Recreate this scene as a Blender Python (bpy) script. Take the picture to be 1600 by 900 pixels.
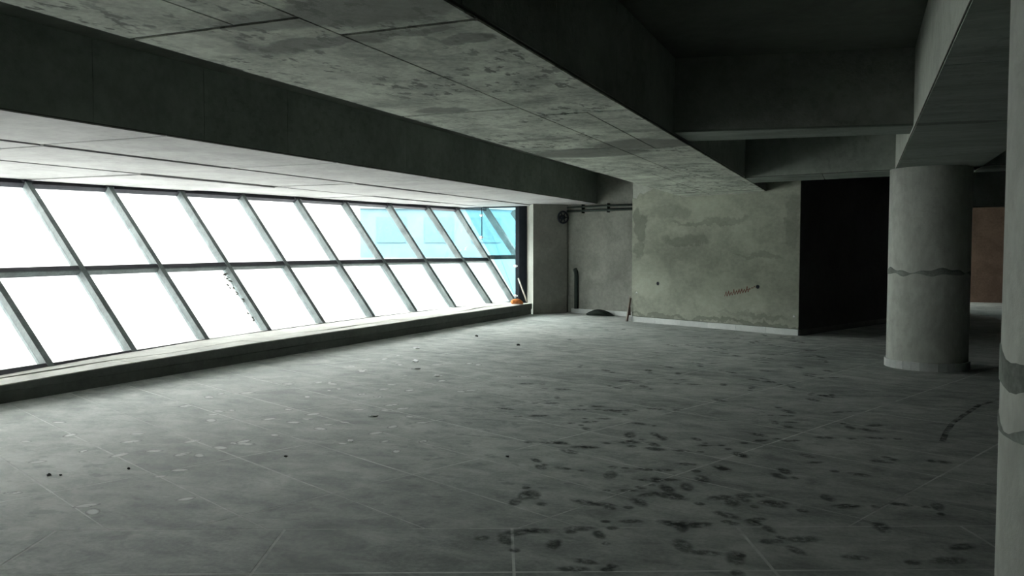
import bpy, bmesh, math, random
from mathutils import Vector, Matrix
random.seed(7)
for o in list(bpy.data.objects):
    bpy.data.objects.remove(o)
S = bpy.context.scene
C = S.collection

# ------------------------------------------------------------------ camera
cam = bpy.data.cameras.new('camera')
cam.lens = 1300 / 1600 * 36
cam.sensor_width = 36
cam.clip_end = 500
co = bpy.data.objects.new('camera', cam)
C.objects.link(co)
co.location = (0, 0, 1.5)
co.rotation_euler = (math.radians(90 - 2.7745), 0, math.radians(22.721))
S.camera = co

# ------------------------------------------------------------------ sky, exposure
W = bpy.data.worlds.new('sky')
S.world = W
W.use_nodes = True
bg = W.node_tree.nodes['Background']
# overcast sky: three times as bright overhead as at the horizon
_nt = W.node_tree
_g = _nt.nodes.new('ShaderNodeTexCoord')
_x = _nt.nodes.new('ShaderNodeSeparateXYZ')
_nt.links.new(_g.outputs['Generated'], _x.inputs[0])
_m = _nt.nodes.new('ShaderNodeMapRange')
_m.inputs['From Min'].default_value = 0.0
_m.inputs['From Max'].default_value = 1.0
_m.inputs['To Min'].default_value = 15.6
_m.inputs['To Max'].default_value = 46.8
_nt.links.new(_x.outputs[2], _m.inputs[0])
_nt.links.new(_m.outputs[0], bg.inputs[1])
bg.inputs[0].default_value = (0.99, 1.0, 0.985, 1)
S.view_settings.view_transform = 'Standard'
S.view_settings.look = 'None'
S.view_settings.gamma = 1
S.view_settings.exposure = 0.0
S.view_settings.use_curve_mapping = False

# ------------------------------------------------------------------ helpers
ZS, ZC = 2.484, 3.17          # underside of the beams, underside of the slab


def link(name, me, mat, parent=None, **props):
    o = bpy.data.objects.new(name, me)
    C.objects.link(o)
    if mat and not me.materials:
        me.materials.append(mat)
    if parent:
        o.parent = parent
    for k, v in props.items():
        o[k] = v
    return o


def raw(verts, faces, smooth=False):
    me = bpy.data.meshes.new('mesh')
    me.from_pydata([tuple(v) for v in verts], [], faces)
    bm = bmesh.new()
    bm.from_mesh(me)
    bmesh.ops.recalc_face_normals(bm, faces=bm.faces)
    bm.to_mesh(me)
    bm.free()
    if smooth:
        for p in me.polygons:
            p.use_smooth = True
    return me


HEX = [(0, 1, 2, 3), (7, 6, 5, 4), (0, 4, 5, 1), (1, 5, 6, 2), (2, 6, 7, 3), (3, 7, 4, 0)]


def hexa(a, b):
    return raw(list(a) + list(b), HEX)


def prism(poly, z0, z1):
    n = len(poly)
    v = [(x, y, z0) for x, y in poly] + [(x, y, z1) for x, y in poly]
    f = [tuple(range(n)), tuple(range(2 * n - 1, n - 1, -1))]
    f += [(i, (i + 1) % n, n + (i + 1) % n, n + i) for i in range(n)]
    return raw(v, f)


def bar(p0, p1, a, b):
    """box from p0 to p1 whose section is spanned by vectors a and b"""
    p0, p1, a, b = Vector(p0), Vector(p1), Vector(a), Vector(b)
    return hexa([p0, p0 + a, p0 + a + b, p0 + b], [p1, p1 + a, p1 + a + b, p1 + b])


def boxm(x0, x1, y0, y1, z0, z1):
    return prism([(x0, y0), (x1, y0), (x1, y1), (x0, y1)], z0, z1)


def lathe(prof, seg, cx=0, cy=0, smooth=True):
    v, f = [], []
    n = len(prof)
    for i in range(seg):
        a = 2 * math.pi * i / seg
        for r, z in prof:
            v.append((cx + r * math.cos(a), cy + r * math.sin(a), z))
    for i in range(seg):
        j = (i + 1) % seg
        for k in range(n - 1):
            f.append((i * n + k, j * n + k, j * n + k + 1, i * n + k + 1))
    f.append(tuple(i * n for i in range(seg)))
    f.append(tuple(i * n + n - 1 for i in range(seg)))
    me = raw(v, f)
    if smooth:
        for p in me.polygons:
            p.use_smooth = len(p.vertices) == 4
    return me


def tube(pts, r, seg=8):
    pts = [Vector(p) for p in pts]
    v, f = [], []
    for i, p in enumerate(pts):
        t = (pts[min(i + 1, len(pts) - 1)] - pts[max(i - 1, 0)]).normalized()
        u = t.orthogonal().normalized() if i == 0 else (u - t * u.dot(t)).normalized()
        w = t.cross(u)
        for k in range(seg):
            a = 2 * math.pi * k / seg
            v.append(p + u * r * math.cos(a) + w * r * math.sin(a))
    for i in range(len(pts) - 1):
        for k in range(seg):
            f.append((i * seg + k, i * seg + (k + 1) % seg, (i + 1) * seg + (k + 1) % seg, (i + 1) * seg + k))
    f.append(tuple(range(seg)))
    f.append(tuple(range((len(pts) - 1) * seg, len(pts) * seg)))
    return raw(v, f, True)


def lump(rx, ry, rz, seed, rough=.2, sub=3):
    bm = bmesh.new()
    bmesh.ops.create_icosphere(bm, subdivisions=sub, radius=1)
    rnd = random.Random(seed)
    ph = [(Vector((rnd.uniform(-1, 1), rnd.uniform(-1, 1), rnd.uniform(-1, 1))) * 4, rnd.uniform(0, 6)) for _ in range(7)]
    for q in bm.verts:
        d = 1 + rough * sum(math.sin(q.co.dot(k) + p) for k, p in ph) / 3
        q.co = Vector((q.co.x * rx * d, q.co.y * ry * d, max(q.co.z, -.45) * rz * d))
    zmin = min(q.co.z for q in bm.verts)
    for q in bm.verts:
        q.co.z -= zmin
    me = bpy.data.meshes.new('mesh')
    bm.to_mesh(me)
    bm.free()
    for p in me.polygons:
        p.use_smooth = True
    return me


def empty(name, loc=(0, 0, 0), **props):
    o = bpy.data.objects.new(name, None)
    C.objects.link(o)
    o.location = loc
    o.empty_display_size = .2
    for k, v in props.items():
        o[k] = v
    return o


# ------------------------------------------------------------------ materials
def newmat(name):
    m = bpy.data.materials.new(name)
    m.use_nodes = True
    nt = m.node_tree
    b = nt.nodes['Principled BSDF']
    return m, nt, b


class N:
    def __init__(s, nt):
        s.nt = nt

    def add(s, t, **kw):
        n = s.nt.nodes.new(t)
        for k, v in kw.items():
            setattr(n, k, v)
        return n

    def put(s, sock, v):
        if hasattr(v, 'is_linked') or isinstance(v, bpy.types.NodeSocket):
            s.nt.links.new(v, sock)
        else:
            sock.default_value = v

    def math(s, op, a, b=0.0, c=None, clamp=False):
        n = s.add('ShaderNodeMath', operation=op, use_clamp=clamp)
        s.put(n.inputs[0], a)
        s.put(n.inputs[1], b)
        if c is not None:
            s.put(n.inputs[2], c)
        return n.outputs[0]

    def vmath(s, op, a, b=(0, 0, 0)):
        n = s.add('ShaderNodeVectorMath', operation=op)
        s.put(n.inputs[0], a)
        s.put(n.inputs[1], b)
        return n.outputs['Value'] if op in ('LENGTH', 'DOT_PRODUCT') else n.outputs[0]

    def noise(s, vec, scale, detail=4, rough=.55, dist=0.0, out=0):
        n = s.add('ShaderNodeTexNoise')
        s.put(n.inputs['Vector'], vec)
        n.inputs['Scale'].default_value = scale
        n.inputs['Detail'].default_value = detail
        n.inputs['Roughness'].default_value = rough
        n.inputs['Distortion'].default_value = dist
        return n.outputs[out]

    def ramp(s, v, lo, hi, a=0.0, b=1.0):
        n = s.add('ShaderNodeMapRange', interpolation_type='SMOOTHSTEP')
        s.put(n.inputs[0], v)
        n.inputs[1].default_value = lo
        n.inputs[2].default_value = hi
        n.inputs[3].default_value = a
        n.inputs[4].default_value = b
        return n.outputs[0]

    def mix(s, f, a, b, mode='MIX'):
        n = s.add('ShaderNodeMix', data_type='RGBA', blend_type=mode)
        s.put(n.inputs[0], f)
        s.put(n.inputs[6], a)
        s.put(n.inputs[7], b)
        return n.outputs[2]


def c4(c):
    return (c[0], c[1], c[2], 1)


def concrete(name, col, var=.3, scale=1.2, pits=.0, stretch=(1, 1, 1), stains=(), light=(), bump=.25, rough=.85,
             piece=.0, spec=.25, wob=.35):
    """raw concrete: cloudy tone, pits, and stains given as (centre, radii, strength)"""
    m, nt, b = newmat(name)
    n = N(nt)
    P = n.add('ShaderNodeNewGeometry').outputs['Position']
    Q = n.vmath('MULTIPLY', P, stretch)
    big = n.noise(Q, scale, 5, .6, .4)
    fine = n.noise(Q, scale * 9, 4, .65)
    v = n.math('ADD', n.math('MULTIPLY', big, .65), n.math('MULTIPLY', fine, .35))
    f = n.ramp(v, .3, .7)
    colr = n.mix(f, c4([x * (1 - var) for x in col]), c4([x * (1 + var * .8) for x in col]))
    if pits:
        p = n.noise(n.vmath('MULTIPLY', P, (1.0, .55, 1)), 13, 3, .6)
        zone = n.ramp(n.noise(P, .9, 2, .5), .38, .58)
        pm = n.math('MULTIPLY', n.ramp(p, .545, .63), zone)
        colr = n.mix(n.math('MULTIPLY', pm, pits), colr, c4([x * .3 for x in col]))
    if stains or light:
        w = n.noise(P, 2.6, 5, .62, 0, 1)
        D = n.vmath('ADD', P, n.vmath('MULTIPLY', n.vmath('SUBTRACT', w, (.5, .5, .5)), (wob, wob, wob)))
        for lst, tgt in ((stains, [x * .3 for x in col]), (light, [min(.9, x * 1.7) for x in col])):
            acc = None
            for cen, rad, st in lst:
                e = n.vmath('MULTIPLY', n.vmath('SUBTRACT', D, cen), tuple(1 / r for r in rad))
                k = n.math('MULTIPLY', n.ramp(n.vmath('LENGTH', e), 1.05, .75), st)
                acc = k if acc is None else n.math('MAXIMUM', acc, k)
            if acc is not None:
                colr = n.mix(acc, colr, c4(tgt))
    if piece:
        r = n.add('ShaderNodeObjectInfo').outputs['Random']
        g = n.math('ADD', n.math('MULTIPLY', r, 2 * piece), 1 - piece)
        colr = n.mix(1.0, colr, g, 'MULTIPLY')
    nt.links.new(colr, b.inputs['Base Color'])
    b.inputs['Roughness'].default_value = rough
    b.inputs['Specular IOR Level'].default_value = spec
    if bump:
        bn = n.add('ShaderNodeBump')
        bn.inputs['Strength'].default_value = bump
        bn.inputs['Distance'].default_value = .02
        nt.links.new(n.noise(P, 22, 5, .7), bn.inputs['Height'])
        nt.links.new(bn.outputs[0], b.inputs['Normal'])
    return m


def plain(name, col, rough=.6, metal=0.0, var=.12, scale=8.0):
    m, nt, b = newmat(name)
    n = N(nt)
    P = n.add('ShaderNodeNewGeometry').outputs['Position']
    f = n.ramp(n.noise(P, scale, 4, .6), .3, .7)
    nt.links.new(n.mix(f, c4([x * (1 - var) for x in col]), c4([min(1, x * (1 + var)) for x in col])), b.inputs['Base Color'])
    b.inputs['Roughness'].default_value = rough
    b.inputs['Metallic'].default_value = metal
    b.inputs['Specular IOR Level'].default_value = .15
    return m


def glassmat(name, tint, refl):
    m, nt, b = newmat(name)
    nt.nodes.remove(b)
    n = N(nt)
    P = n.add('ShaderNodeNewGeometry').outputs['Position']
    dust = n.ramp(n.noise(P, 2.2, 5, .65), .5, .8)
    tr = n.add('ShaderNodeBsdfTransparent')
    nt.links.new(n.mix(n.math('MULTIPLY', dust, .35), c4(tint), c4([t * .82 for t in tint])), tr.inputs[0])
    gl = n.add('ShaderNodeBsdfGlossy')
    gl.inputs['Roughness'].default_value = .02
    gl.inputs[0].default_value = (.75, .95, 1, 1)
    fc = n.add('ShaderNodeLayerWeight')
    fr = n.math('MULTIPLY', n.math('POWER', fc.outputs['Facing'], 4.0), .45)
    mx = n.add('ShaderNodeMixShader')
    nt.links.new(n.math('ADD', fr, refl, clamp=True), mx.inputs[0])
    nt.links.new(tr.outputs[0], mx.inputs[1])
    nt.links.new(gl.outputs[0], mx.inputs[2])
    nt.links.new(mx.outputs[0], nt.nodes['Material Output'].inputs[0])
    return m


def decal(name, col, lo, hi, scale=25.0, amount=1.0, radial=True):
    """a thin deposit or scuff lying on the floor, broken up by noise"""
    m, nt, b = newmat(name)
    n = N(nt)
    P = n.add('ShaderNodeNewGeometry').outputs['Position']
    b.inputs['Base Color'].default_value = c4(col)
    b.inputs['Roughness'].default_value = .9
    b.inputs['Specular IOR Level'].default_value = .1
    T = n.add('ShaderNodeTexCoord').outputs['Generated']
    e = n.vmath('MULTIPLY', n.vmath('SUBTRACT', T, (.5, .5, .5)), (2, 2, 0))
    edge = n.ramp(n.vmath('LENGTH', e), 1.05, .45)
    a = n.math('MULTIPLY', n.ramp(n.noise(P, scale, 4, .65), lo, hi), amount)
    if radial:
        a = n.math('MULTIPLY', a, edge)
    nt.links.new(a, b.inputs['Alpha'])
    return m


SOFFIT_ST = [((-2.65, 8.35, ZS), (.72, .45, 1), .85), ((-1.9, 7.85, ZS), (.62, .42, 1), .85), ((-2.75, 7.15, ZS), (.38, .10, 1), .6),
             ((-2.8, 5.36, ZS), (.22, .13, 1), .75), ((-2.35, 2.96, ZS), (.4, .16, 1), .7), ((-1.9, 3.0, ZS), (.5, .24, 1), .8),
             ((-2.45, 3.4, ZS), (.42, .11, 1), .75), ((-1.74, 3.6, ZS), (.18, .10, 1), .7), ((-2.86, 3.33, ZS), (.16, .10, 1), .5),
             ((-2.0, 3.36, ZS), (.35, .05, 1), .6), ((-1.75, 6.9, ZS), (.3, .12, 1), .5)]
SOFFIT_LT = [((-3.0, 3.15, ZS), (.18, .3, 1), .4), ((-2.95, 4.2, ZS), (.2, .5, 1), .25)]
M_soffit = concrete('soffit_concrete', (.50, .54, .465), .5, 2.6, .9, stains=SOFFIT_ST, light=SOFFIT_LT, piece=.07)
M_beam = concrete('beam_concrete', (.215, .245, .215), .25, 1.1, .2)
M_beamdark = concrete('cross_beam_concrete', (.23, .255, .225), .25, 1.1, .2, stains=[
    ((.02, 7.42, 3.0), (.2, .2, .06), .7), ((.2, 7.45, 2.88), (.14, .2, .05), .8), ((-.05, 7.4, 2.56), (.28, .3, .09), .8)])
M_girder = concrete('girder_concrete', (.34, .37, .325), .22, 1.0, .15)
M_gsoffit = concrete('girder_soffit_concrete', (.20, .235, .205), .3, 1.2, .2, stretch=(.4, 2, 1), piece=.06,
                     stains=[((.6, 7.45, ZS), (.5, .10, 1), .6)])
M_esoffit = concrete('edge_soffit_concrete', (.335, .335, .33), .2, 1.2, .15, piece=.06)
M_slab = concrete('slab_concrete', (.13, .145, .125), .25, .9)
M_joint = plain('formwork_joint', (.07, .075, .065), .95)

# the plaster face of the far wall: s runs along the wall from its left corner
WA, WB = Vector((-4.272, 16.559, 0)), Vector((-.949, 14.935, 0))
WD = (WB - WA).normalized()
WN = Vector((-WD.y, WD.x, 0))           # into the wall, away from the room


def onwall(s, z):
    p = WA + WD * s
    return (p.x, p.y, z)


WALL_ST = [(onwall(.16, 1.95), (.14, .3, .38), .5), (onwall(.16, 1.45), (.14, .3, .22), .4), (onwall(1.7, 1.95), (1.0, .6, .05), .35),
           (onwall(1.3, 1.65), (.6, .6, .12), .35), (onwall(2.3, 2.02), (.5, .6, .06), .3), (onwall(3.55, 1.95), (.14, .6, .5), .35),
           (onwall(2.9, 1.35), (.5, .4, .05), .3), (onwall(.9, 2.2), (.6, .5, .16), .25), (onwall(2.8, .3), (.9, .6, .05), .35), (onwall(.7, .14), (.9, .8, .045), .5), (onwall(2.0, .15), (1.0, .8, .04), .5), (onwall(3.2, .16), (.8, .8, .05), .5)]
M_plaster = concrete('plaster', (.235, .254, .207), .26, 1.3, 0, stretch=(1, 1, 1.4), stains=WALL_ST, wob=.5,
                     light=[(onwall(.5, .9), (.5, .5, .5), .18), (onwall(2.3, .6), (.9, .6, .4), .18)])
M_rawtop = concrete('bare_concrete', (.29, .31, .275), .2, 2.0)
M_recess = concrete('recess_concrete', (.19, .20, .175), .28, 1.6, .1)
M_pier = concrete('pier_concrete', (.22, .225, .20), .2, 1.4, .1)
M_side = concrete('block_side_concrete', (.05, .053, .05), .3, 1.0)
M_hall = concrete('hall_wall', (.12, .125, .115), .25, .7)
M_brick = concrete('brown_wall', (.14, .095, .07), .3, 2.0)
M_skirt = concrete('skirting_tile', (.43, .46, .445), .12, 3.0, piece=.1, bump=.05, rough=.5)
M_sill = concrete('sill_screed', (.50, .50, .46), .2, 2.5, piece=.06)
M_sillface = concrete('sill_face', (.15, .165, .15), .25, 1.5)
CX = .79
M_col = concrete('column_concrete', (.58, .61, .56), .26, 1.4, .1, stretch=(1, 1, .5))
M_band = concrete('column_joint', (.26, .29, .26), .4, 5.0, wob=.2)
M_mull = concrete('mullion_paint', (.125, .148, .148), .4, 4.0, bump=.05, rough=.5, light=())
M_rail = plain('rail_paint', (.055, .055, .065), .5)
M_dark = plain('dark_frame', (.015, .02, .028), .5)
M_glass = glassmat('window_glass', (.975, .99, .985), .03)
M_glass2 = glassmat('end_glass', (.70, .88, .92), .02)
M_steel = plain('steel_fitting', (.75, .76, .76), .35, .3)
M_pipe = plain('pipe_paint', (.03, .042, .036), .85)


def tilemat():
    m, nt, b = newmat('dusty_floor_tile')
    n = N(nt)
    P = n.add('ShaderNodeNewGeometry').outputs['Position']
    big = n.noise(P, .45, 4, .6, .3)
    mid = n.noise(n.vmath('MULTIPLY', P, (1.0, 1.6, 1)), 3.0, 5, .68, .5)
    fine = n.noise(P, 34, 4, .7)
    v = n.math('ADD', n.math('ADD', n.math('MULTIPLY', big, .35), n.math('MULTIPLY', mid, .45)), n.math('MULTIPLY', fine, .2))
    col = n.mix(n.ramp(v, .34, .68), (.195, .22, .203, 1), (.565, .595, .56, 1))
    # trodden patches where the dust has been carried off
    x = n.math('DOT_PRODUCT' if False else 'ADD', n.noise(n.vmath('MULTIPLY', P, (1, 1.3, 1)), 5.5, 3, .55), 0)
    zone = n.ramp(n.noise(P, .5, 3, .5), .42, .6)
    tro = n.math('MULTIPLY', n.ramp(x, .57, .66), n.math('MULTIPLY', zone, .5))
    col = n.mix(tro, col, (.16, .18, .17, 1))
    r = n.add('ShaderNodeObjectInfo').outputs['Random']
    col = n.mix(1.0, col, n.math('ADD', n.math('MULTIPLY', r, .1), .95), 'MULTIPLY')
    nt.links.new(col, b.inputs['Base Color'])
    b.inputs['Roughness'].default_value = .72
    b.inputs['Specular IOR Level'].default_value = .3
    bn = n.add('ShaderNodeBump')
    bn.inputs['Strength'].default_value = .12
    bn.inputs['Distance'].default_value = .01
    nt.links.new(mid, bn.inputs['Height'])
    nt.links.new(bn.outputs[0], b.inputs['Normal'])
    return m


M_tile = tilemat()
M_grout = concrete('dust_filled_joint', (.58, .61, .58), .42, 1.0, bump=0)
M_print = decal('bare_tile_print', (.10, .12, .11), .30, .58, 22, .62)
M_pale = decal('pale_dust_print', (.88, .91, .88), .24, .50, 14, .8)
M_scuff = decal('scuff', (.06, .07, .065), .3, .6, 14, .75)

# ------------------------------------------------------------------ floor
X0, X1, Y0, Y1 = -8.3, 9.0, -6.5, 27.5
floor = link('floor', boxm(-8.0, X1, Y0, Y1, -.25, -.0006), M_grout, kind='structure')
# tiles 1.23 x 0.605, turned against the window; beyond the seam another field lies at 45 degrees to it
tile_cache = {}


def tile_mesh(w, h):
    key = (round(w, 3), round(h, 3))
    if key not in tile_cache:
        g = .0045
        z = .0
        a = [(g, g), (w - g, g), (w - g, h - g), (g, h - g)]
        c = .004
        t = [(g + c, g + c), (w - g - c, g + c), (w - g - c, h - g - c), (g + c, h - g - c)]
        v = [(x, y, -.003) for x, y in a] + [(x, y, z) for x, y in t]
        me = raw(v, [(4, 5, 6, 7), (0, 1, 5, 4), (1, 2, 6, 5), (2, 3, 7, 6), (3, 0, 4, 7)])
        me.materials.append(M_tile)
        tile_cache[key] = me
    return tile_cache[key]


au = math.radians(67.426)
U = Vector((math.cos(au), math.sin(au), 0))
V = Vector((U.y, -U.x, 0))
SA, SD = Vector((-1.696, 4.049, 0)), Vector((math.cos(math.radians(23.6)), math.sin(math.radians(23.6)), 0))
SN = Vector((-SD.y, SD.x, 0))


def clip(poly, p, nrm):
    out = []
    for i, a in enumerate(poly):
        b = poly[(i + 1) % len(poly)]
        da, db = (a - p).dot(nrm), (b - p).dot(nrm)
        if da >= 0:
            out.append(a)
        if (da > 0) != (db > 0) and abs(da - db) > 1e-9:
            out.append(a + (b - a) * (da / (da - db)))
    return out


def inset(poly, g):
    out = []
    n = len(poly)
    ar = sum(poly[i].x * poly[(i + 1) % n].y - poly[(i + 1) % n].x * poly[i].y for i in range(n))
    s = 1 if ar > 0 else -1
    for i in range(n):
        a, b, c = poly[i - 1], poly[i], poly[(i + 1) % n]
        e1, e2 = (b - a).normalized(), (c - b).normalized()
        n1, n2 = Vector((-e1.y, e1.x, 0)) * s, Vector((-e2.y, e2.x, 0)) * s
        k = 1 + n1.dot(n2)
        out.append(b + (n1 + n2) * (g / max(k, .3)))
    return out


SILL0, SILL1 = Vector((-7.576, 5.398, 0)), Vector((-6.831, 17.436, 0))
SILLD = (SILL1 - SILL0).normalized()
SILLN = Vector((-SILLD.y, SILLD.x, 0))          # outward
bounds = [(SILL0, -SILLN), (Vector((X1, 0, 0)), Vector((-1, 0, 0))), (Vector((0, Y0, 0)), Vector((0, 1, 0))), (Vector((0, Y1, 0)), Vector((0, -1, 0)))]
cells = []
for fld in (0, 1):
    o, a, b, w, h = (V * -4.333 + U * 3.36, V, U, 1.235, .607) if fld == 0 else (SA, SD, -SN, 1.21, .605)
    for i in range(-14, 14):
        for j in (range(-30, 50) if fld == 0 else range(0, 30)):
            p = o + a * (i * w) + b * (j * h)
            poly = [p, p + a * w, p + a * w + b * h, p + b * h]
            full = True
            for q, nn in bounds + ([(SA, SN)] if fld == 0 else []):
                if any((t - q).dot(nn) < -1e-6 for t in poly):
                    full = False
                    poly = clip(poly, q, nn)
                    if len(poly) < 3:
                        break
            if len(poly) < 3:
                continue
            c = sum(poly, Vector()) / len(poly)
            # in the camera's sight, roughly: bearing from the standpoint and not behind the far walls
            br = math.degrees(math.atan2(c.x, c.y))
            vis = -60 < br < 14 and 1.2 < c.length < 22 and ((c - WA).dot(WN) < 1.0 or c.x > -.5)
            cells.append((c.length if vis else 1e3 + c.length, full, p, a, b, w, h, poly))
cells.sort(key=lambda t: t[0])
rest_v, rest_f = [], []
for k, (dist, full, p, a, b, w, h, poly) in enumerate(cells):
    if k < 300 and dist < 1e3:
        if full:
            o = link('floor_tile', tile_mesh(w, h), None, floor)
            o.matrix_world = Matrix((( a.x, b.x, 0, p.x), (a.y, b.y, 0, p.y), (0, 0, 1, 0), (0, 0, 0, 1)))
        else:
            q = inset(poly, .0045)
            link('floor_tile', prism([(t.x, t.y) for t in q], -.003, 0), M_tile, floor)
    else:
        q = inset(poly, .0045)
        n0 = len(rest_v)
        rest_v += [(t.x, t.y, 0) for t in q]
        rest_f.append(tuple(range(n0, n0 + len(q))))
link('floor_tile_field', raw(rest_v, rest_f), M_tile, floor, kind='stuff')

# ------------------------------------------------------------------ slab and beams
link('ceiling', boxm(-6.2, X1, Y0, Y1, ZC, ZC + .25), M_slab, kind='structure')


def panel(parent, poly, z, mat, t=.018, g=.006, name='formwork_panel'):
    q = inset([Vector((x, y, 0)) for x, y in poly], g)
    return link(name, prism([(v.x, v.y) for v in q], z, z + t), mat, parent)


def beam(label, poly, z0, mat_face):
    r = empty('ceiling_beam', (poly[0][0], poly[0][1], z0), label=label, category='beam')
    o = link('beam_body', prism(poly, z0 + .018, ZC), mat_face)
    o.parent = r
    o.matrix_parent_inverse = Matrix.Translation(-Vector((poly[0][0], poly[0][1], z0)))
    o = link('joint_backing', prism(poly, z0 + .009, z0 + .0175), M_joint)
    o.parent = r
    o.matrix_parent_inverse = Matrix.Translation(-Vector((poly[0][0], poly[0][1], z0)))
    return r


def child(o, r):
    o.parent = r
    o.matrix_parent_inverse = Matrix.Translation(-Vector(r.location))
    return o


def face_panels(r, x0, x1, cuts, nx, mat, t=.006):
    # upright boards' imprint on a beam side; x0, x1: face position at the first and last cut
    for a, b in zip(cuts, cuts[1:]):
        f = lambda y: x0 + (x1 - x0) * (y - cuts[0]) / (cuts[-1] - cuts[0])
        v0, v1 = Vector((f(a), a + .004, ZS + .02)), Vector((f(b), b - .004, ZS + .02))
        child(link('side_panel', bar(v0, v1, (nx * t, 0, 0), (0, 0, ZC - ZS - .025)), mat), r)


# main beam, from the near edge of the room to the far wall
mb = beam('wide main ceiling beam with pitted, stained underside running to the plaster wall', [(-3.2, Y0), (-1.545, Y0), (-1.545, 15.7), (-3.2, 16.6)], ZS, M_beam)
ys = [Y0, -4.3, -1.9, .6, 2.98, 5.5, 8.0, 10.95, 12.8, 16.4]
ysr = [Y0, -4.0, -1.5, .9, 3.3, 5.85, 8.3, 10.95, 12.8, 15.6]
for i in range(9):
    xm = -2.58 if i >= 7 else (-2.24 if i < 7 else -2.4)
    xs = [-3.2, xm, -1.545]
    for k in (0, 1):
        y_a, y_b = (ys[i], ys[i + 1]) if k == 0 else (ysr[i], ysr[i + 1])
        y_a, y_b = y_a + .010, y_b - .010
        if k == 1 and 5.8 < y_a < 6:
            child(panel(None, [(xs[1], y_a), (-1.86, y_a), (-1.9, y_b), (xs[1], y_b)], ZS, M_soffit), mb)
            child(panel(None, [(-1.86, y_a), (xs[2], y_a), (xs[2], y_b), (-1.9, y_b)], ZS, M_soffit), mb)
        elif k == 0 and 2 < y_b < 3.2:
            child(panel(None, [(xs[0], y_a), (-2.58, y_a), (-2.58, y_b), (xs[0], y_b)], ZS, M_soffit), mb)
            child(panel(None, [(-2.58, y_a), (xs[1], y_a), (xs[1], y_b), (-2.58, y_b)], ZS, M_soffit), mb)
        else:
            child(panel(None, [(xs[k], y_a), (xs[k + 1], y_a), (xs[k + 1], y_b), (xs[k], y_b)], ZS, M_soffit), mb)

face_panels(mb, -1.545, -1.545, [3.14, 4.3, 5.5, 6.45, 7.4], 1, M_beam)
face_panels(mb, -1.545, -1.545, [8.1, 9.4, 10.8, 12.25], 1, M_beam)

# girder carried by the round columns
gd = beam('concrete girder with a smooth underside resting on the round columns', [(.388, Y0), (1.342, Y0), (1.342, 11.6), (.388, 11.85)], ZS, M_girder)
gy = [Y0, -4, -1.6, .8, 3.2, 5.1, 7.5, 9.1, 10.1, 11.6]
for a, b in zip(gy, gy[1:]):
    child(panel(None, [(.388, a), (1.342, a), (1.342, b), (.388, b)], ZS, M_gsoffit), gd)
# cross beams
for lab, poly in (('cross beam nearest the camera, at the top edge of the photo', [(-1.545, 2.5), (.388, 2.62), (.388, 3.28), (-1.545, 3.13)]),
                  ('dark stained cross beam between main beam and girder, in front of the other one', [(-1.545, 7.42), (.388, 7.78), (.388, 8.31), (-1.545, 8.08)])):
    cb = beam(lab, poly, ZS + .036, M_beamdark)
    child(panel(None, poly, ZS + .036, M_gsoffit, g=.0), cb)
poly = [(-1.545, 12.3), (.388, 11.82), (9.0, 9.75), (9.0, 10.7), (.388, 12.74), (-1.545, 13.2)]
cb = beam('farthest cross beam, passing over the top of the round column with skirting tiles', poly, ZS + .004, M_beam)
for q in ([(-1.545, 12.3), (-.5, 12.04), (-.5, 12.95), (-1.545, 13.2)], [(-.5, 12.04), (.388, 11.82), (.388, 12.74), (-.5, 12.95)], [(1.342, 11.6), (9.0, 9.75), (9.0, 10.7), (1.342, 12.51)]):
    child(panel(None, q, ZS + .004, M_gsoffit), cb)


# edge beam over the window
def xin(y):
    return -5.70 + .017 * (y - 4.1)


def xtop(y):
    return .217 * y - 12.674 if y > 7.1 else -11.13 + .02 * (y - 7.1)


EY = [Y0, -4.1, -1.7, .7, 3.1, 5.65, 8.2, 10.8, 13.4, 16.0, 18.0]
poly = [(xin(y), y) for y in (Y0, 18.4)] + [(-7.6, 18.4), (-7.6, 21.0)] + [(xtop(y) - .25, y) for y in (21.0, 18.0, 16.0, 13.4, 10.8, 8.2, 7.1, 3.1, Y0)]
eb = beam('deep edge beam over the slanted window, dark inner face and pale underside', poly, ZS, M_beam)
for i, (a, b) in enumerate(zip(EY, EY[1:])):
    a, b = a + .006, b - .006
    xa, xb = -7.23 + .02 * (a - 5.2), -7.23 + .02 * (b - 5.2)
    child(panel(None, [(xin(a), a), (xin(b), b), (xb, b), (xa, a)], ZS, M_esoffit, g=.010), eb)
    o1, o2 = -8.75 + .045 * (a - 7), -8.75 + .045 * (b - 7)
    child(panel(None, [(xa, a), (xb, b), (o2, b), (o1, a)], ZS - (.012, .016, .010, .018)[i % 4], M_esoffit, g=.012, t=.036), eb)
    child(panel(None, [(o1, a), (o2, b), (xtop(b) - .2, b), (xtop(a) - .2, a)], ZS - (.030, .024, .036, .022)[i % 4], M_esoffit, g=.014, t=.054), eb)
child(panel(None, [(xin(18), 18.0), (xin(18.4), 18.4), (-7.6, 18.4), (-7.6, 18.0)], ZS, M_esoffit, g=.002), eb)
child(panel(None, [(-7.6, 18.0), (-7.6, 21.0), (xtop(21) - .2, 21.0), (xtop(18) - .2, 18.0)], ZS, M_esoffit, g=.002), eb)

face_panels(eb, xin(1.0), xin(18.2), [1.0, 2.9, 4.9, 6.1, 7.3, 9.7, 11.0, 12.2, 14.6, 16.3, 18.2], 1, M_beam)

# ------------------------------------------------------------------ walls
wf = empty('wall_far', (0, 0, 0), kind='structure')
back = Vector((.509 + .949, 18.092 - 14.935, 0)).normalized()
far_c = WB + back * 7.5
blk = [WA, WB, far_c, far_c - WD * 3.7]
link('wall_body', prism([(p.x, p.y) for p in blk], 0, ZC), M_side, wf)
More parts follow.
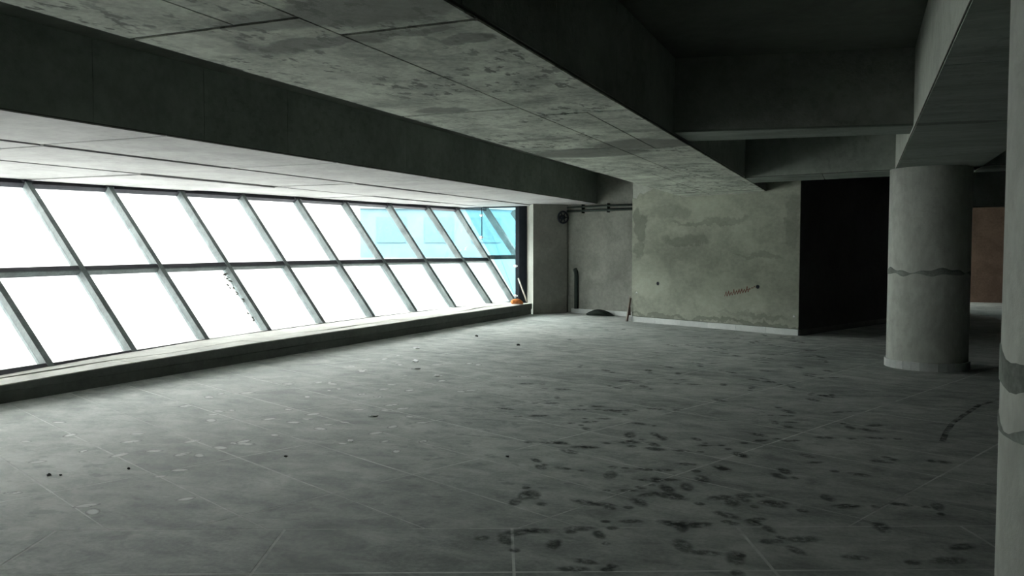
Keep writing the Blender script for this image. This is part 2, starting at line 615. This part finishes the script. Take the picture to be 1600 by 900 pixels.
# plaster coat with a ragged top edge, bare concrete above it
top = []
for i in range(41):
    s = 3.6985 * i / 40
    z = ZS - .012 if s > 1.15 else (2.70 - .10 * math.exp(-((s - .25) / .2) ** 2) + .012 * math.sin(s * 37) + .008 * math.sin(s * 81) - (.17 if s < .12 else 0.02))
    if s > 2.72:
        z = ZC
    top.append((s, z))
pv, pf = [], []
th = WN * -.02
for s, z in top:
    b = WA + WD * s
    pv += [b + Vector((0, 0, .105)), b + Vector((0, 0, z)), b + th + Vector((0, 0, .115)), b + th + Vector((0, 0, z - .004))]
for i in range(40):
    k = 4 * i
    pf += [(k + 2, k + 6, k + 7, k + 3), (k + 3, k + 7, k + 5, k + 1), (k, k + 4, k + 6, k + 2)]
pf += [(0, 2, 3, 1), (160, 161, 163, 162)]
link('plaster_coat', raw(pv, pf), M_plaster, wf)
link('bare_band', bar(WA + Vector((0, 0, 2.4)), WA + WD * 2.7 + Vector((0, 0, 2.4)), WN * -.006, (0, 0, ZC - 2.4)), M_rawtop, wf)
# tie holes and a scrawl in brown-red
for s, z in ((.668, .793), (2.905, .808)):
    p = Vector(onwall(s, z)) + WN * -.021
    me = lathe([(.022, 0), (.022, .006), (.034, .006), (.034, 0)], 16, smooth=False)
    o = link('tie_hole', me, M_dark, wf)
    q = (-WN).to_track_quat('Z', 'Y')
    o.matrix_world = Matrix.Translation(p) @ q.to_matrix().to_4x4()
    me = lathe([(.024, 0), (.024, .002)], 16, smooth=False)
M_red = plain('red_brown_paint', (.13, .06, .045), .9)
sv, sf = [], []


def stroke(pts, w):
    for (a, b), (c, d) in zip(pts, pts[1:]):
        p, q = Vector(onwall(a, b)) + WN * -.0215, Vector(onwall(c, d)) + WN * -.0215
        t = (q - p).normalized()
        s = t.cross(WN).normalized() * w * .5
        n0 = len(sv)
        sv.extend([p - s, p + s, q + s, q - s])
        sf.append((n0, n0 + 1, n0 + 2, n0 + 3))


rr = random.Random(3)
for k in range(9):
    s0 = 2.22 + k * .055
    z0 = .60 + k * .012
    stroke([(s0, z0 + rr.uniform(0, .03)), (s0 + .03, z0 + .07 + rr.uniform(0, .05)), (s0 + .05, z0 + .01), (s0 + .085, z0 + .08)], .012)
for k in range(4):
    s0 = 2.66 + k * .05
    stroke([(s0, .72 + k * .02), (s0 + .03, .76 + k * .02), (s0 + .045, .73 + k * .02)], .009)
link('paint_scrawl', raw(sv, sf), M_red, wf, label='brown-red illegible scrawl')
for s, z in ((.13, .57), (3.62, .31)):
    o = link('plaster_dab', lump(.025, .012, .025, 3, .3, 2), plain('white_dab', (.75, .76, .72)), wf)
    o.location = Vector(onwall(s, z)) + WN * -.022

bf = empty('baseboard_far', (0, 0, 0), kind='structure')
n = 6
for i in range(n):
    a, b = 3.6985 / n * i, 3.6985 / n * (i + 1)
    link('skirting_tile', bar(WA + WD * (a + .002) + WN * -.001, WA + WD * (b - .002) + WN * -.001, WN * -.028, (0, 0, .105)), M_skirt, bf)
bs = empty('baseboard_block_side', (0, 0, 0), kind='structure')
for i in range(9):
    a, b = i * .62, i * .62 + .616
    sn = Vector((back.y, -back.x, 0))
    link('skirting_tile', bar(WB + back * (a + .02), WB + back * (b + .02), sn * .012, (0, 0, .1)), M_hall, bs)

# recessed wall and the pier at the window's far end
RA, RB = Vector((-6.24, 18.28, 0)), Vector((-3.6, 17.35, 0))
RD = (RB - RA).normalized()
RN = Vector((-RD.y, RD.x, 0))
link('wall_recess', prism([(RA.x - RD.x * .5, RA.y - RD.y * .5), (RB.x, RB.y), (RB.x + RN.x * .3, RB.y + RN.y * .3), (RA.x + RN.x * .3 - .3, RA.y + RN.y * .3)], 0, ZC), M_recess, kind='structure')
br_ = empty('baseboard_recess', (0, 0, 0), kind='structure')
for i in range(3):
    link('skirting_tile', bar(RA + RD * (i * .6 + .1), RA + RD * (i * .6 + .697), RN * -.015, (0, 0, .1)), M_skirt, br_)
link('wall_pier', prism([(-6.79, 17.45), (-6.25, 18.2), (-6.25, 19.2), (-7.9, 19.2), (-7.5, 18.62)], 0, ZS + .004), M_pier, kind='structure')
# outer shell of the hall (behind the camera and to the right)
link('wall_back', boxm(-8.2, X1, Y0 - .3, Y0, 0, ZC), M_hall, kind='structure')
link('wall_brown', boxm(1.2, X1, 26.0, 26.3, 0, ZC), M_brick, kind='structure')
link('wall_right_near', boxm(X1, X1 + .3, Y0, 23.6, 0, ZC), M_hall, kind='structure')
link('wall_right_far', boxm(X1, X1 + .3, 25.2, 26.3, 0, ZC), M_hall, kind='structure')
link('wall_right_sill', boxm(X1, X1 + .3, 23.6, 25.2, 0, 1.7), M_hall, kind='structure')
link('wall_right_head', boxm(X1, X1 + .3, 23.6, 25.2, 2.1, ZC), M_hall, kind='structure')
w_added = empty('added_light_window', (X1, 24.4, 1.7), kind='structure')  # added window, hidden behind the near column, put in to light the brown wall
for i in range(2):
    child(link('pane', boxm(X1 + .12, X1 + .128, 23.6 + .8 * i, 24.36 + .8 * i, 1.74, 2.06), M_glass), w_added)
    child(link('frame_post', boxm(X1 + .08, X1 + .16, 24.36 + .8 * i, 24.4 + .8 * i, 1.7, 2.1), M_rail), w_added)
hb = beam('dark lintel beam across the far brown hall, right of the round column', [(1.3, 20.0), (9.0, 20.0), (9.0, 20.4), (1.3, 20.4)], 2.35, M_beam)

# ------------------------------------------------------------------ window sill
def zsill(d):
    t = [(-20, .187), (0, .187), (1.1, .213), (3.4, .243), (6.3, .245), (12.5, .252)]
    for (a, b), (c, e) in zip(t, t[1:]):
        if d <= c:
            return b + (e - b) * (d - a) / (c - a)
    return .252


def sillpt(d, off, z):
    p = SILL0 + SILLD * d + SILLN * off
    return Vector((p.x, p.y, z))


sill = empty('trim_1', (0, 0, 0), kind='structure')
ds = [-11.9 + .5 * i for i in range(49)] + [12.07]


def strip(rows, mat, name, parent, closed=True):
    """rows: list of cross-sections (equal length); skins them"""
    k = len(rows[0])
    v = [p for r in rows for p in r]
    f = []
    for i in range(len(rows) - 1):
        for j in range(k if closed else k - 1):
            f.append((i * k + j, i * k + (j + 1) % k, (i + 1) * k + (j + 1) % k, (i + 1) * k + j))
    f.append(tuple(range(k)))
    f.append(tuple((len(rows) - 1) * k + j for j in range(k)))
    return link(name, raw(v, f), mat, parent)


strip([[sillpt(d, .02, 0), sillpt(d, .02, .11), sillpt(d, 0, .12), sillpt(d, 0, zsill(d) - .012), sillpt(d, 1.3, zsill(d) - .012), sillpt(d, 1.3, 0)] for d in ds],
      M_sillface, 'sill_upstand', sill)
# screed on top: two rows of slabs with a wandering crack between them
cr = lambda d: .33 + .05 * math.sin(d * 1.9) + .03 * math.sin(d * 4.3 + 1)
gp = lambda d: .006 + .034 * max(0, math.sin(d * 1.3 + .6)) ** 2
d = -11.9
rs = random.Random(5)
while d < 12.0:
    L = rs.uniform(1.5, 2.6)
    e = min(d + L, 12.07)
    if 12.07 - e < .6:
        e = 12.07
    st = [d + .006 + (e - d - .012) * i / 8 for i in range(9)]
    dz = rs.uniform(-.003, .003)
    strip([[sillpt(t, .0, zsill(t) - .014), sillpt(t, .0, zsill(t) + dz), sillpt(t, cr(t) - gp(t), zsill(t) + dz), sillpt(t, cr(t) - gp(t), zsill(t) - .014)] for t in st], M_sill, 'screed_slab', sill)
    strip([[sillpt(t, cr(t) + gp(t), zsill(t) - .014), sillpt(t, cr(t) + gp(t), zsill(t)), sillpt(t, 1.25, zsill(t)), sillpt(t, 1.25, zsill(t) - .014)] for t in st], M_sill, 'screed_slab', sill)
    d = e

# ------------------------------------------------------------------ slanted window
BY = [6.43, 7.63, 8.90, 10.20, 11.52, 12.92, 14.27, 15.65, 17.05, 18.02]
TY = [7.08, 8.27, 9.44, 10.63, 11.81, 13.02, 14.22, 15.47, 16.71, 17.75]


def xbot(y):
    return .01003 * y * y - .1821 * y - 7.406 if y > 6.3 else -8.155 + .0


import sys
Bp, Tp = [], []
for k in range(-4, 10):
    if k < 0:
        yb, yt = 6.43 + 1.24 * k, 7.08 + 1.19 * k
    else:
        yb, yt = BY[k], TY[k]
    zb = .20 + .05
    Bp.append(Vector((xbot(yb), yb, zb)))
    Tp.append(Vector((xtop(yt), yt, ZS)))
win = empty('window_1', (0, 0, 0), kind='structure')
nW = len(Bp)


def frame_axes(i):
    m = (Tp[i] - Bp[i]).normalized()
    a, b = max(i - 1, 0), min(i + 1, nW - 1)
    s = ((Bp[b] - Bp[a]) + (Tp[b] - Tp[a])).normalized()
    s = (s - m * s.dot(m)).normalized()
    nrm = m.cross(s)
    if nrm.x > 0:
        nrm = -nrm
    return m, s, nrm


MW, MD = .075, .13
for i in range(nW):
    m, s, nr = frame_axes(i)
    mu = link('mullion', bar(Bp[i] - m * .07, Tp[i] + m * .03, -s * MW, nr * MD), M_mull, win)
    # cleat under the soffit
    link('cleat', bar(Tp[i] - m * .09 + s * .03, Tp[i] + m * .0 + s * .03, -s * (MW + .06), nr * .10 + m * .0), M_rail, win)


def at(i, t):
    return Bp[i] + (Tp[i] - Bp[i]) * t


TR = .435
for i in range(nW - 1):
    mi, si, ni = frame_axes(i)
    mj, sj, nj = frame_axes(i + 1)
    for nm, t, up, dep, off, mat in (('transom', TR, .075, .10, .012, M_rail), ('bottom_rail', -.03, .10, .10, .006, M_rail), ('top_rail', .972, .13, .08, .03, M_rail)):
        a = at(i, t) + ni * off
        b = at(i + 1, t) - sj * MW + nj * off
        link(nm, hexa([a, a + mi * up, a + mi * up + ni * dep, a + ni * dep], [b, b + mj * up, b + mj * up + nj * dep, b + nj * dep]), mat, win)
    link('glazing_bead', hexa([at(i, TR) + ni * .015 - mi * .022, at(i, TR) + ni * .015, at(i, TR) + ni * .08, at(i, TR) + ni * .08 - mi * .022],
                              [at(i + 1, TR) - sj * MW + nj * .015 - mj * .022, at(i + 1, TR) - sj * MW + nj * .015, at(i + 1, TR) - sj * MW + nj * .08, at(i + 1, TR) - sj * MW + nj * .08 - mj * .022]), M_mull, win)
    for t0, t1 in ((.0, TR + .01), (TR + .01, 1.012)):
        q = [at(i, t0) + ni * .085, at(i + 1, t0) + nj * .085 - sj * MW, at(i + 1, t1) + nj * .085 - sj * MW, at(i, t1) + ni * .085]
        q2 = [q[0] + ni * .008, q[1] + nj * .008, q[2] + nj * .008, q[3] + ni * .008]
        link('pane', hexa(q, q2), M_glass, win)
# the facade goes on beyond the end glass: the next bays' steel seen through it
for yb, yt in ((19.45, 18.95), (20.7, 20.1)):
    b, t = Vector((xbot(yb), yb, .25)), Vector((xtop(yt), yt, ZS))
    link('mullion', bar(b + (t - b) * .22, t, (0, -.11, 0), (-.11, 0, -.09)), M_mull, win)
e = Vector((xtop(18.95), 18.95, ZS))
link('top_rail', bar(Tp[-1] + Vector((0, 0, -.07)), e + Vector((0, 0, -.07)), (0, 0, .08), (-.08, 0, 0)), M_rail, win)
b, t = at(nW - 1, TR), Vector((xbot(20.7), 20.7, .25)) * (1 - TR) + Vector((xtop(20.1), 20.1, ZS)) * TR
link('transom', bar(b, t, (0, 0, .1), (-.1, 0, 0)), M_mull, win)
# mortar splash on one mullion (fourth of those in view)
m, s, nr = frame_axes(7)
M_mortar = concrete('mortar_splash', (.16, .155, .13), .4, 6)
rs = random.Random(9)
mv, mf = [], []
for k in range(46):
    t = .30 + .13 * rs.random() if k < 26 else .08 + .3 * rs.random()
    c = at(7, t) - s * (MW + rs.uniform(-.0, .13) if k % 5 else -.02 - rs.uniform(0, .05)) + nr * .082
    r = rs.uniform(.008, .026)
    n0 = len(mv)
    for a in range(7):
        rr_ = r * rs.uniform(.6, 1.3)
        mv.append(c + m * rr_ * math.cos(a * .9) + s * rr_ * math.sin(a * .9))
    mv.append(c - nr * r * .5)
    mf += [(n0 + a, n0 + (a + 1) % 7, n0 + 7) for a in range(7)]
link('mortar_splash', raw(mv, mf), M_mortar, win, label='dried mortar splashed beside a mullion')

# solid wall where the window stops, beside and behind the camera
a, b = Bp[0] - Vector((0, .08, 0)), Tp[0] - Vector((0, .08, 0))
back_y = Vector((0, Y0 - b.y, 0))
link('wall_left', hexa([a + Vector((0, 0, -.1)), b + Vector((0, 0, .0)), b + Vector((-.3, 0, .0)), a + Vector((-.3, 0, -.1))],
                       [Vector((a.x, Y0, .15)), Vector((b.x, Y0, ZS)), Vector((b.x - .3, Y0, ZS)), Vector((a.x - .3, Y0, .15))]), M_hall, kind='structure')

# vertical frameless glass closing the window's far end
w2 = empty('window_2', (0, 0, 0), kind='structure')
YE = 18.03
pin = Vector((-7.44, YE, .22))
bm_, tm_ = Bp[-1], Tp[-1]


def hyp(x):     # height of the slanted edge at x
    return bm_.z + (x - bm_.x) / (tm_.x - bm_.x) * (tm_.z - bm_.z)


XJ = -8.33


def slab_y(pts, y0, y1):
    n_ = len(pts)
    v = [(x, y0, z) for x, z in pts] + [(x, y1, z) for x, z in pts]
    return raw(v, [tuple(range(n_)), tuple(range(2 * n_ - 1, n_ - 1, -1))] + [(i, (i + 1) % n_, n_ + (i + 1) % n_, n_ + i) for i in range(n_)])


link('pane', slab_y([(-7.455, .26), (bm_.x, .26), (XJ + .008, hyp(XJ + .008)), (XJ + .008, ZS - .03), (-7.455, ZS - .03)], YE, YE + .010), M_glass2, w2)
link('pane', slab_y([(XJ - .008, hyp(XJ - .008)), (XJ - .008, ZS - .03), (tm_.x + .03, ZS - .03)], YE, YE + .010), M_glass2, w2)
link('glass_joint', boxm(XJ - .008, XJ + .008, YE - .004, YE + .014, hyp(XJ), ZS - .02), M_dark, w2)
link('head_channel', boxm(-8.75, -7.42, YE - .03, YE + .04, ZS - .045, ZS + .002), M_dark, w2)
link('corner_post', prism([(-7.455, YE - .02), (-7.36, YE - .02), (-7.2, 18.2), (-7.5, 18.62), (-7.62, 18.62), (-7.455, YE + .05)], .2, ZS), M_dark, w2)
for x, z in ((XJ, 2.27), (XJ, hyp(XJ) + .05), (-7.45, 1.07), (-7.45, .37)):
    o = link('glass_clamp', lathe([(.0, 0), (.03, 0), (.034, .008), (.034, .022), (.02, .03), (0, .03)], 16), M_steel, w2)
    o.matrix_world = Matrix.Translation((x, YE - .004, z)) @ Matrix.Rotation(math.pi / 2, 4, 'X')
    o2 = link('clamp_arm', boxm(x - .05, x + .05, YE - .022, YE - .008, z - .016, z + .016), M_steel, w2)

# ------------------------------------------------------------------ columns
def column(cx, cy, label, bands, tiles):
    r = empty('concrete_column', (cx, cy, 0), label=label, category='column')
    R = .467
    link('shaft', lathe([(R, .0), (R, ZS + .0)], 64), M_col, r)
    for z0, z1, cut in bands:
        prof_n = 72
        v, f = [], []
        for i in range(prof_n):
            a = 2 * math.pi * i / prof_n
            w = .5 + .5 * math.sin(a * 2 + cut) * math.sin(a * 5 + cut)
            zl = z0 + .03 * w * math.sin(a * 9)
            zh = z1 + .025 * math.sin(a * 4 + cut) + .012 * math.sin(a * 13)
            for rr_, z in ((R - .001, zl), (R + .003, zl + .004), (R + .003, zh - .004), (R - .001, zh)):
                v.append((rr_ * math.cos(a), rr_ * math.sin(a), z))
        for i in range(prof_n):
            j = (i + 1) % prof_n
            for k in range(3):
                f.append((i * 4 + k, j * 4 + k, j * 4 + k + 1, i * 4 + k + 1))
        link('construction_joint', raw(v, f, True), M_band, r)
    if tiles:
        nt_ = 30
        me = None
        w = 2 * math.pi * (R + .02) / nt_ - .003
        me = hexa([(R - .004, -w / 2, 0), (R + .02, -w / 2, 0), (R + .02, w / 2, 0), (R - .004, w / 2, 0)],
                  [(R - .004, -w / 2, .1), (R + .02, -w / 2, .1), (R + .02, w / 2, .1), (R - .004, w / 2, .1)])
        me.materials.append(M_skirt)
        for i in range(nt_):
            o = link('skirting_tile', me, None, r)
            o.rotation_euler.z = 2 * math.pi * i / nt_
    return r


column(.79, 11.67, 'round concrete column with a ring of pale skirting tiles, beside the dark recess', [(1.17, 1.225, .4)], True)
column(.83, 2.61, 'near round concrete column cut off by the right edge of the photo', [(1.13, 1.20, 2.2), (.995, 1.04, 4.0)], True)

# ------------------------------------------------------------------ pipes on the recessed wall
pp = empty('wall_pipe', (RA.x, RA.y, 2.3), label='pair of thin dark pipes running along the top of the recessed wall', category='pipe')
for z, r in ((2.425, .022), (2.335, .028)):
    child(link('pipe_run', tube([RA + RD * .02 + RN * -.07 + Vector((0, 0, z)), RA + RD * 2.2 + RN * -.07 + Vector((0, 0, z))], r), M_pipe), pp)
for s in (.45, 1.15):
    child(link('pipe_clip', bar(RA + RD * s + RN * -.10 + Vector((0, 0, 2.28)), RA + RD * (s + .015) + RN * -.10 + Vector((0, 0, 2.28)), RN * .10, (0, 0, .2)), M_pipe), pp)
vw = empty('pipe_valve', (-6.2, 18.16, 2.2), label='dark round valve on the dark pier, left end of the wall pipes', category='valve')
vc = Vector((-6.31, 18.0, 2.19))
pd = Vector((.8, -.6, 0))
sd = Vector((.6, .8, 0))
ring = [vc + pd * .06 + (sd * math.cos(a) + Vector((0, 0, 1)) * math.sin(a)) * .13 for a in [2 * math.pi * i / 24 for i in range(25)]]
child(link('hand_wheel', tube(ring, .022), M_dark), vw)
for k in range(3):
    a = k * math.pi / 3
    e = (sd * math.cos(a) + Vector((0, 0, 1)) * math.sin(a)) * .12
    child(link('spoke', tube([vc + pd * .06 - e, vc + pd * .06 + e], .014), M_dark), vw)
child(link('valve_body', tube([vc - pd * .035, vc + pd * .08], .055, 12), M_dark), vw)
st = tube([RA + RD * .26 + RN * -.03 + Vector((0, 0, .1)), RA + RD * .26 + RN * -.03 + Vector((0, 0, .85)), RA + RD * .24 + RN * -.02 + Vector((0, 0, .95)), RA + RD * .2 + RN * -.0 + Vector((0, 0, 1.0))], .05, 10)
link('wall_conduit', st, M_pipe, label='short dark upright pipe low on the recessed wall', category='pipe')

# ------------------------------------------------------------------ loose things
M_wood = concrete('weathered_wood', (.46, .42, .36), .2, 6, stretch=(1, 1, .2), bump=.1)
M_wood2 = plain('dark_red_wood', (.055, .032, .026), .8)
M_orange = plain('orange_clay', (.62, .22, .07), .8, var=.3, scale=14)
bo = empty('wooden_board', (-4.37, 16.50, 0), label='short wooden board leaning on the left corner of the plaster wall', category='board')
lean = Vector((.06, .06, .52))
vd = Vector((-4.37, 16.5, 0)).normalized()
rd = Vector((vd.y, -vd.x, 0))
child(link('board_plank', bar((-4.39, 16.47, 0), Vector((-4.39, 16.47, 0)) + lean, rd * .022, vd * .07), M_wood), bo)
child(link('board_face', bar(Vector((-4.39, 16.47, 0)) + rd * .022, Vector((-4.39, 16.47, 0)) + rd * .022 + lean * .92, rd * .03, vd * .068), M_wood2), bo)
b0 = Vector((-4.39, 16.47, 0)) + rd * .05
child(link('board_wedge', hexa([b0 + lean * .24, b0 + lean * .24 + rd * .04, b0 + lean * .24 + rd * .04 + vd * .06, b0 + lean * .24 + vd * .06],
                               [b0 + lean * .56, b0 + lean * .56 + rd * .01, b0 + lean * .56 + rd * .01 + vd * .06, b0 + lean * .56 + vd * .06]), M_wood2), bo)

link('wooden_stick', tube([(-7.04, 17.70, .262), (-7.205, 17.845, .52), (-7.37, 17.985, .78)], .018, 8), M_wood, label='thin pale stick leaning in the corner of the sill', category='stick')
me = lump(.15, .09, .075, 4, .14, 3)
ob = link('clay_brick', me, M_orange, label='worn orange lump on the far end of the window sill', category='rubble')
ob.location = (-6.99, 16.98, .255)
ob.rotation_euler.z = math.radians(58)
M_heap = plain('dark_cloth', (.014, .019, .016), .95)
hv = lump(.34, .16, .10, 21, .18, 3)
for q in hv.vertices:
    q.co.z *= max(.15, 1 - (q.co.x / .36) ** 2 * .8)
hp = link('cloth_heap', hv, M_heap, label='flat dark heap on the floor against the recessed wall', category='heap')
hp.location = (-5.34, 17.72, 0)
hp.rotation_euler.z = math.radians(-20)

M_peb = plain('dark_clod', (.05, .055, .05), .9)
M_paper = plain('white_scrap', (.85, .87, .86), .8)
peb = [(-4.91, 3.82, .016, 'larger of two dark clods close together on the bright floor by the window'), (-4.84, 3.85, .011, 'smaller of two dark clods close together on the bright floor by the window'),
       (-4.55, 4.14, .013, 'small dark clod on the floor, just beyond the close pair of clods'), (-3.78, 4.82, .014, 'lone dark clod on the bare floor left of the diagonal tile joint'),
       (-5.95, 12.67, .03, 'dark clod on the floor near the far end of the window'), (-4.82, 11.75, .028, 'dark clod on the floor in front of the pier'),
       (-2.31, 5.43, .014, 'tiny dark clod near the trail of footprints')]
for i, (x, y, r, lab) in enumerate(peb):
    o = link('dirt_clod', lump(r, r * .75, r * .6, i, .25, 2), M_peb, label=lab, category='clod', group='dirt clods on the floor')
    o.location = (x, y, 0)
pap = [(-6.06, 10.8, .10, 'white scrap nearest the sill in the row of scraps'), (-5.39, 9.57, .11, 'bright white scrap in the middle of the row of scraps'),
       (-5.04, 8.96, .08, 'narrow white scrap third from the sill in the row of scraps'), (-4.54, 8.56, .07, 'white scrap farthest from the sill in the row of scraps'),
       (-3.97, 6.29, .06, 'larger white scrap on the floor nearer the camera'), (-3.62, 5.4, .05, 'thin white sliver on the floor nearest the camera')]
for i, (x, y, r, lab) in enumerate(pap):
    rs = random.Random(i + 40)
    pts = [(r * rs.uniform(.5, 1) * math.cos(a * .785), r * .6 * rs.uniform(.4, 1) * math.sin(a * .785)) for a in range(8)]
    v = [(px, py, .001 + (.018 * r * 10 if k % 3 == 0 else .002)) for k, (px, py) in enumerate(pts)]
    v += [(px, py, z + .0015) for px, py, z in v]
    o = link('paper_scrap', raw(v, [tuple(range(8)), tuple(range(15, 7, -1))] + [(k, (k + 1) % 8, 8 + (k + 1) % 8, 8 + k) for k in range(8)]), M_paper, label=lab, category='scrap', group='white scraps on the floor')
    o.location = (x, y, 0)
    o.rotation_euler.z = rs.uniform(0, 3)

# ------------------------------------------------------------------ prints in the dust (marks on the floor)
def outline(pts, mat):
    me = raw([(x, y, 0) for x, y in pts], [tuple(range(len(pts)))])
    me.materials.append(mat)
    return me


sole = [(0.048 * (1 + .18 * math.cos(a)) * math.sin(a), .10 * math.cos(a) + .055) for a in [2 * math.pi * i / 18 for i in range(18)]]
heel = [(.036 * math.sin(a), .042 * math.cos(a) - .105) for a in [2 * math.pi * i / 12 for i in range(12)]]
me_sole, me_heel = outline(sole, M_print), outline(heel, M_print)
blob = [(.075 * (1 + .25 * math.sin(3 * a)) * math.cos(a), .05 * (1 + .2 * math.cos(2 * a + 1)) * math.sin(a)) for a in [2 * math.pi * i / 16 for i in range(16)]]
me_pale = outline(blob, M_pale)
FP = [(-1.87, 4.67), (-1.86, 4.53), (-1.77, 4.6), (-1.41, 3.96), (-1.49, 4.08), (-1.69, 3.94), (-1.62, 3.82), (-2.17, 6.77), (-2.1, 6.58), (-1.96, 5.22), (-2.05, 5.39), (-2.16, 6.01), (-2.22, 5.94), (-1.91, 5.94), (-1.51, 5.33), (-1.13, 4.98), (-1.2, 4.88), (-1.17, 5.27), (-0.96, 5.12), (-0.94, 4.92), (-0.8, 4.98), (-0.66, 4.9), (-0.61, 4.68), (-0.54, 4.65), (-0.62, 4.09), (-0.52, 4.0), (-0.85, 4.35), (-0.83, 4.2), (-0.98, 4.46), (-0.81, 4.5), (-1.15, 5.53), (-1.14, 5.71), (-0.73, 6.08), (-0.89, 5.76), (-0.57, 7.3), (-0.42, 5.75), (-0.13, 5.22), (-0.3, 4.32), (0.03, 7.42), (0.19, 7.11), (-2.37, 9.12), (-2.42, 8.63), (-2.81, 9.73), (-3.24, 9.96), (-2.77, 7.48), (-2.68, 6.85), (-2.32, 7.5), (-2.33, 7.32), (-2.64, 12.66), (-4.3, 14.68), (-4.01, 14.93), (-4.38, 12.91), (-1.13, 11.7), (-0.4, 11.66), (-0.21, 10.27), (-1.37, 9.3), (-1.97, 9.8), (0.26, 6.39), (0.46, 6.48), (0.29, 5.3), (-0.03, 5.91), (0.14, 4.76), (-0.04, 4.29), (-1.14, 3.74), (-1.16, 3.65), (-1.21, 4.09), (-3.32, 8.48), (-2.8, 7.84), (-2.96, 7.06), (-0.73, 6.61), (-1.45, 6.08), (-1.14, 4.7), (-1.31, 4.63), (-1.42, 4.61), (-2.95, 8.27)]
rs = random.Random(11)
for k in range(110):
    y = rs.uniform(4.2, 15)
    x = rs.uniform(-1.9, .5) - .12 * (y - 5)
    FP.append((x, y))
for k, (x, y) in enumerate(FP):
    a = math.radians(rs.choice([25, 205, 60, 110, 240, 300]) + rs.uniform(-25, 25))
    sc = rs.uniform(.8, 1.25)
    p = link('footprint', me_sole, None, floor)
    p.location = (x, y, .0008 + .00004 * (k % 20))
    p.rotation_euler.z = a
    p.scale = (sc, sc, 1)
    if rs.random() < .7:
        h = link('heel_mark', me_heel, None, p)
WP = [(-4.0, 3.38), (-4.13, 3.45), (-3.69, 3.77), (-6.33, 5.03), (-5.29, 4.03), (-5.26, 4.38), (-4.92, 4.4), (-4.79, 4.58), (-4.52, 4.59), (-4.38, 4.61), (-5.35, 5.8), (-5.18, 5.6), (-4.76, 3.46), (-4.38, 5.08), (-4.4, 4.85), (-4.75, 4.93), (-4.21, 4.08), (-4.3, 5.35), (-4.44, 5.97), (-4.46, 5.81), (-3.99, 6.31), (-3.67, 6.41), (-5.42, 9.23), (-4.46, 7.15), (-4.35, 7.6), (-4.33, 8.29), (-3.82, 7.74), (-3.76, 7.85), (-4.27, 6.51), (-4.11, 5.69), (-5.34, 7.63), (-5.11, 6.87), (-5.79, 7.44), (-4.75, 5.84), (-4.41, 5.0), (-4.21, 4.25), (-5.18, 4.74), (-5.35, 4.96), (-5.81, 4.72), (-5.94, 4.43), (-4.87, 6.26), (-4.06, 5.98), (-3.38, 5.5), (-3.1, 5.62), (-3.13, 5.27)]
for k in range(40):
    y = rs.uniform(5, 10)
    WP.append((rs.uniform(-6.3, -3.4), y))
for k, (x, y) in enumerate(WP):
    p = link('dust_print', me_pale, None, floor)
    p.location = (x, y, .0008 + .00004 * (k % 20))
    p.rotation_euler.z = rs.uniform(0, 6.3)
    sc = rs.uniform(.55, 1.15)
    p.scale = (sc, sc, 1)
arc = [(1.4, 9.64), (1.25, 9.31), (1.07, 8.98), (.9, 8.45), (.76, 8.0), (.67, 7.56), (.61, 7.17)]
av = []
for i, (x, y) in enumerate(arc):
    a, b = Vector(arc[max(i - 1, 0)]), Vector(arc[min(i + 1, len(arc) - 1)])
    t = (b - a).normalized()
    av += [(x - t.y * .022, y + t.x * .022, .0009), (x + t.y * .022, y - t.x * .022, .0009)]
M_drag = decal('drag_mark', (.06, .07, .064), .35, .65, 9, .75, False)
link('drag_mark', raw(av, [(2 * i, 2 * i + 1, 2 * i + 3, 2 * i + 2) for i in range(len(arc) - 1)]), M_drag, floor)

# ------------------------------------------------------------------ outside
M_ground = concrete('pale_paving', (.22, .22, .215), .1, .2, bump=0)
link('ground', prism([(-8.6, -80), (-8.6, 120), (-140, 120), (-140, -80)], -5.2, -5.0), M_ground, kind='structure')
link('wall_outer', boxm(-9.3, -8.0, Y0, 19.2, -5.0, 0.0), M_hall, kind='structure')
M_bwhite = concrete('white_render', (.066, .082, .082), .06, .2, bump=0)
M_bblue = concrete('blue_cladding', (.04, .075, .088), .2, .25, bump=0)
M_bwin = plain('blue_window', (.03, .06, .073), .3)
bl = empty('apartment_building', (-26, 46, -5), label='pale blue building with a white base seen through the upper window panes', category='building')
dirb = Vector((.88, .475, 0))
nb = Vector((-.475, .88, 0))
p0 = Vector((-27.3, 41.95, -5))
LB = 23.0
child(link('podium', bar(p0 - nb * 1.5, p0 + dirb * LB - nb * 1.5, nb * 14, (0, 0, 5.9)), M_bwhite), bl)
child(link('upper_storeys', bar(p0 + Vector((0, 0, 5.9)), p0 + dirb * LB + Vector((0, 0, 5.9)), nb * 12, (0, 0, 22)), M_bblue), bl)
for fl in range(3):
    z = 6.8 + fl * 3.2
    child(link('floor_band', bar(p0 + Vector((0, 0, z + 2.0)), p0 + dirb * LB + Vector((0, 0, z + 2.0)), nb * -.15, (0, 0, .3)), M_bwhite), bl)
    for k in range(8):
        a = p0 + dirb * (1.0 + k * 2.8) + Vector((0, 0, z))
        child(link('window', bar(a, a + dirb * 1.7, nb * -.06, (0, 0, 1.5)), M_bwin), bl)
M_screen = concrete('light_screen', (.20, .20, .195), .08, .05, bump=0)
link('added_light_screen', prism([(-47, -90), (-45, -90), (-45, 115), (-47, 115)], -5.0, 8.4), M_screen, kind='structure')  # added front opposite the window, dims low sky light so the floor darkens rightwards
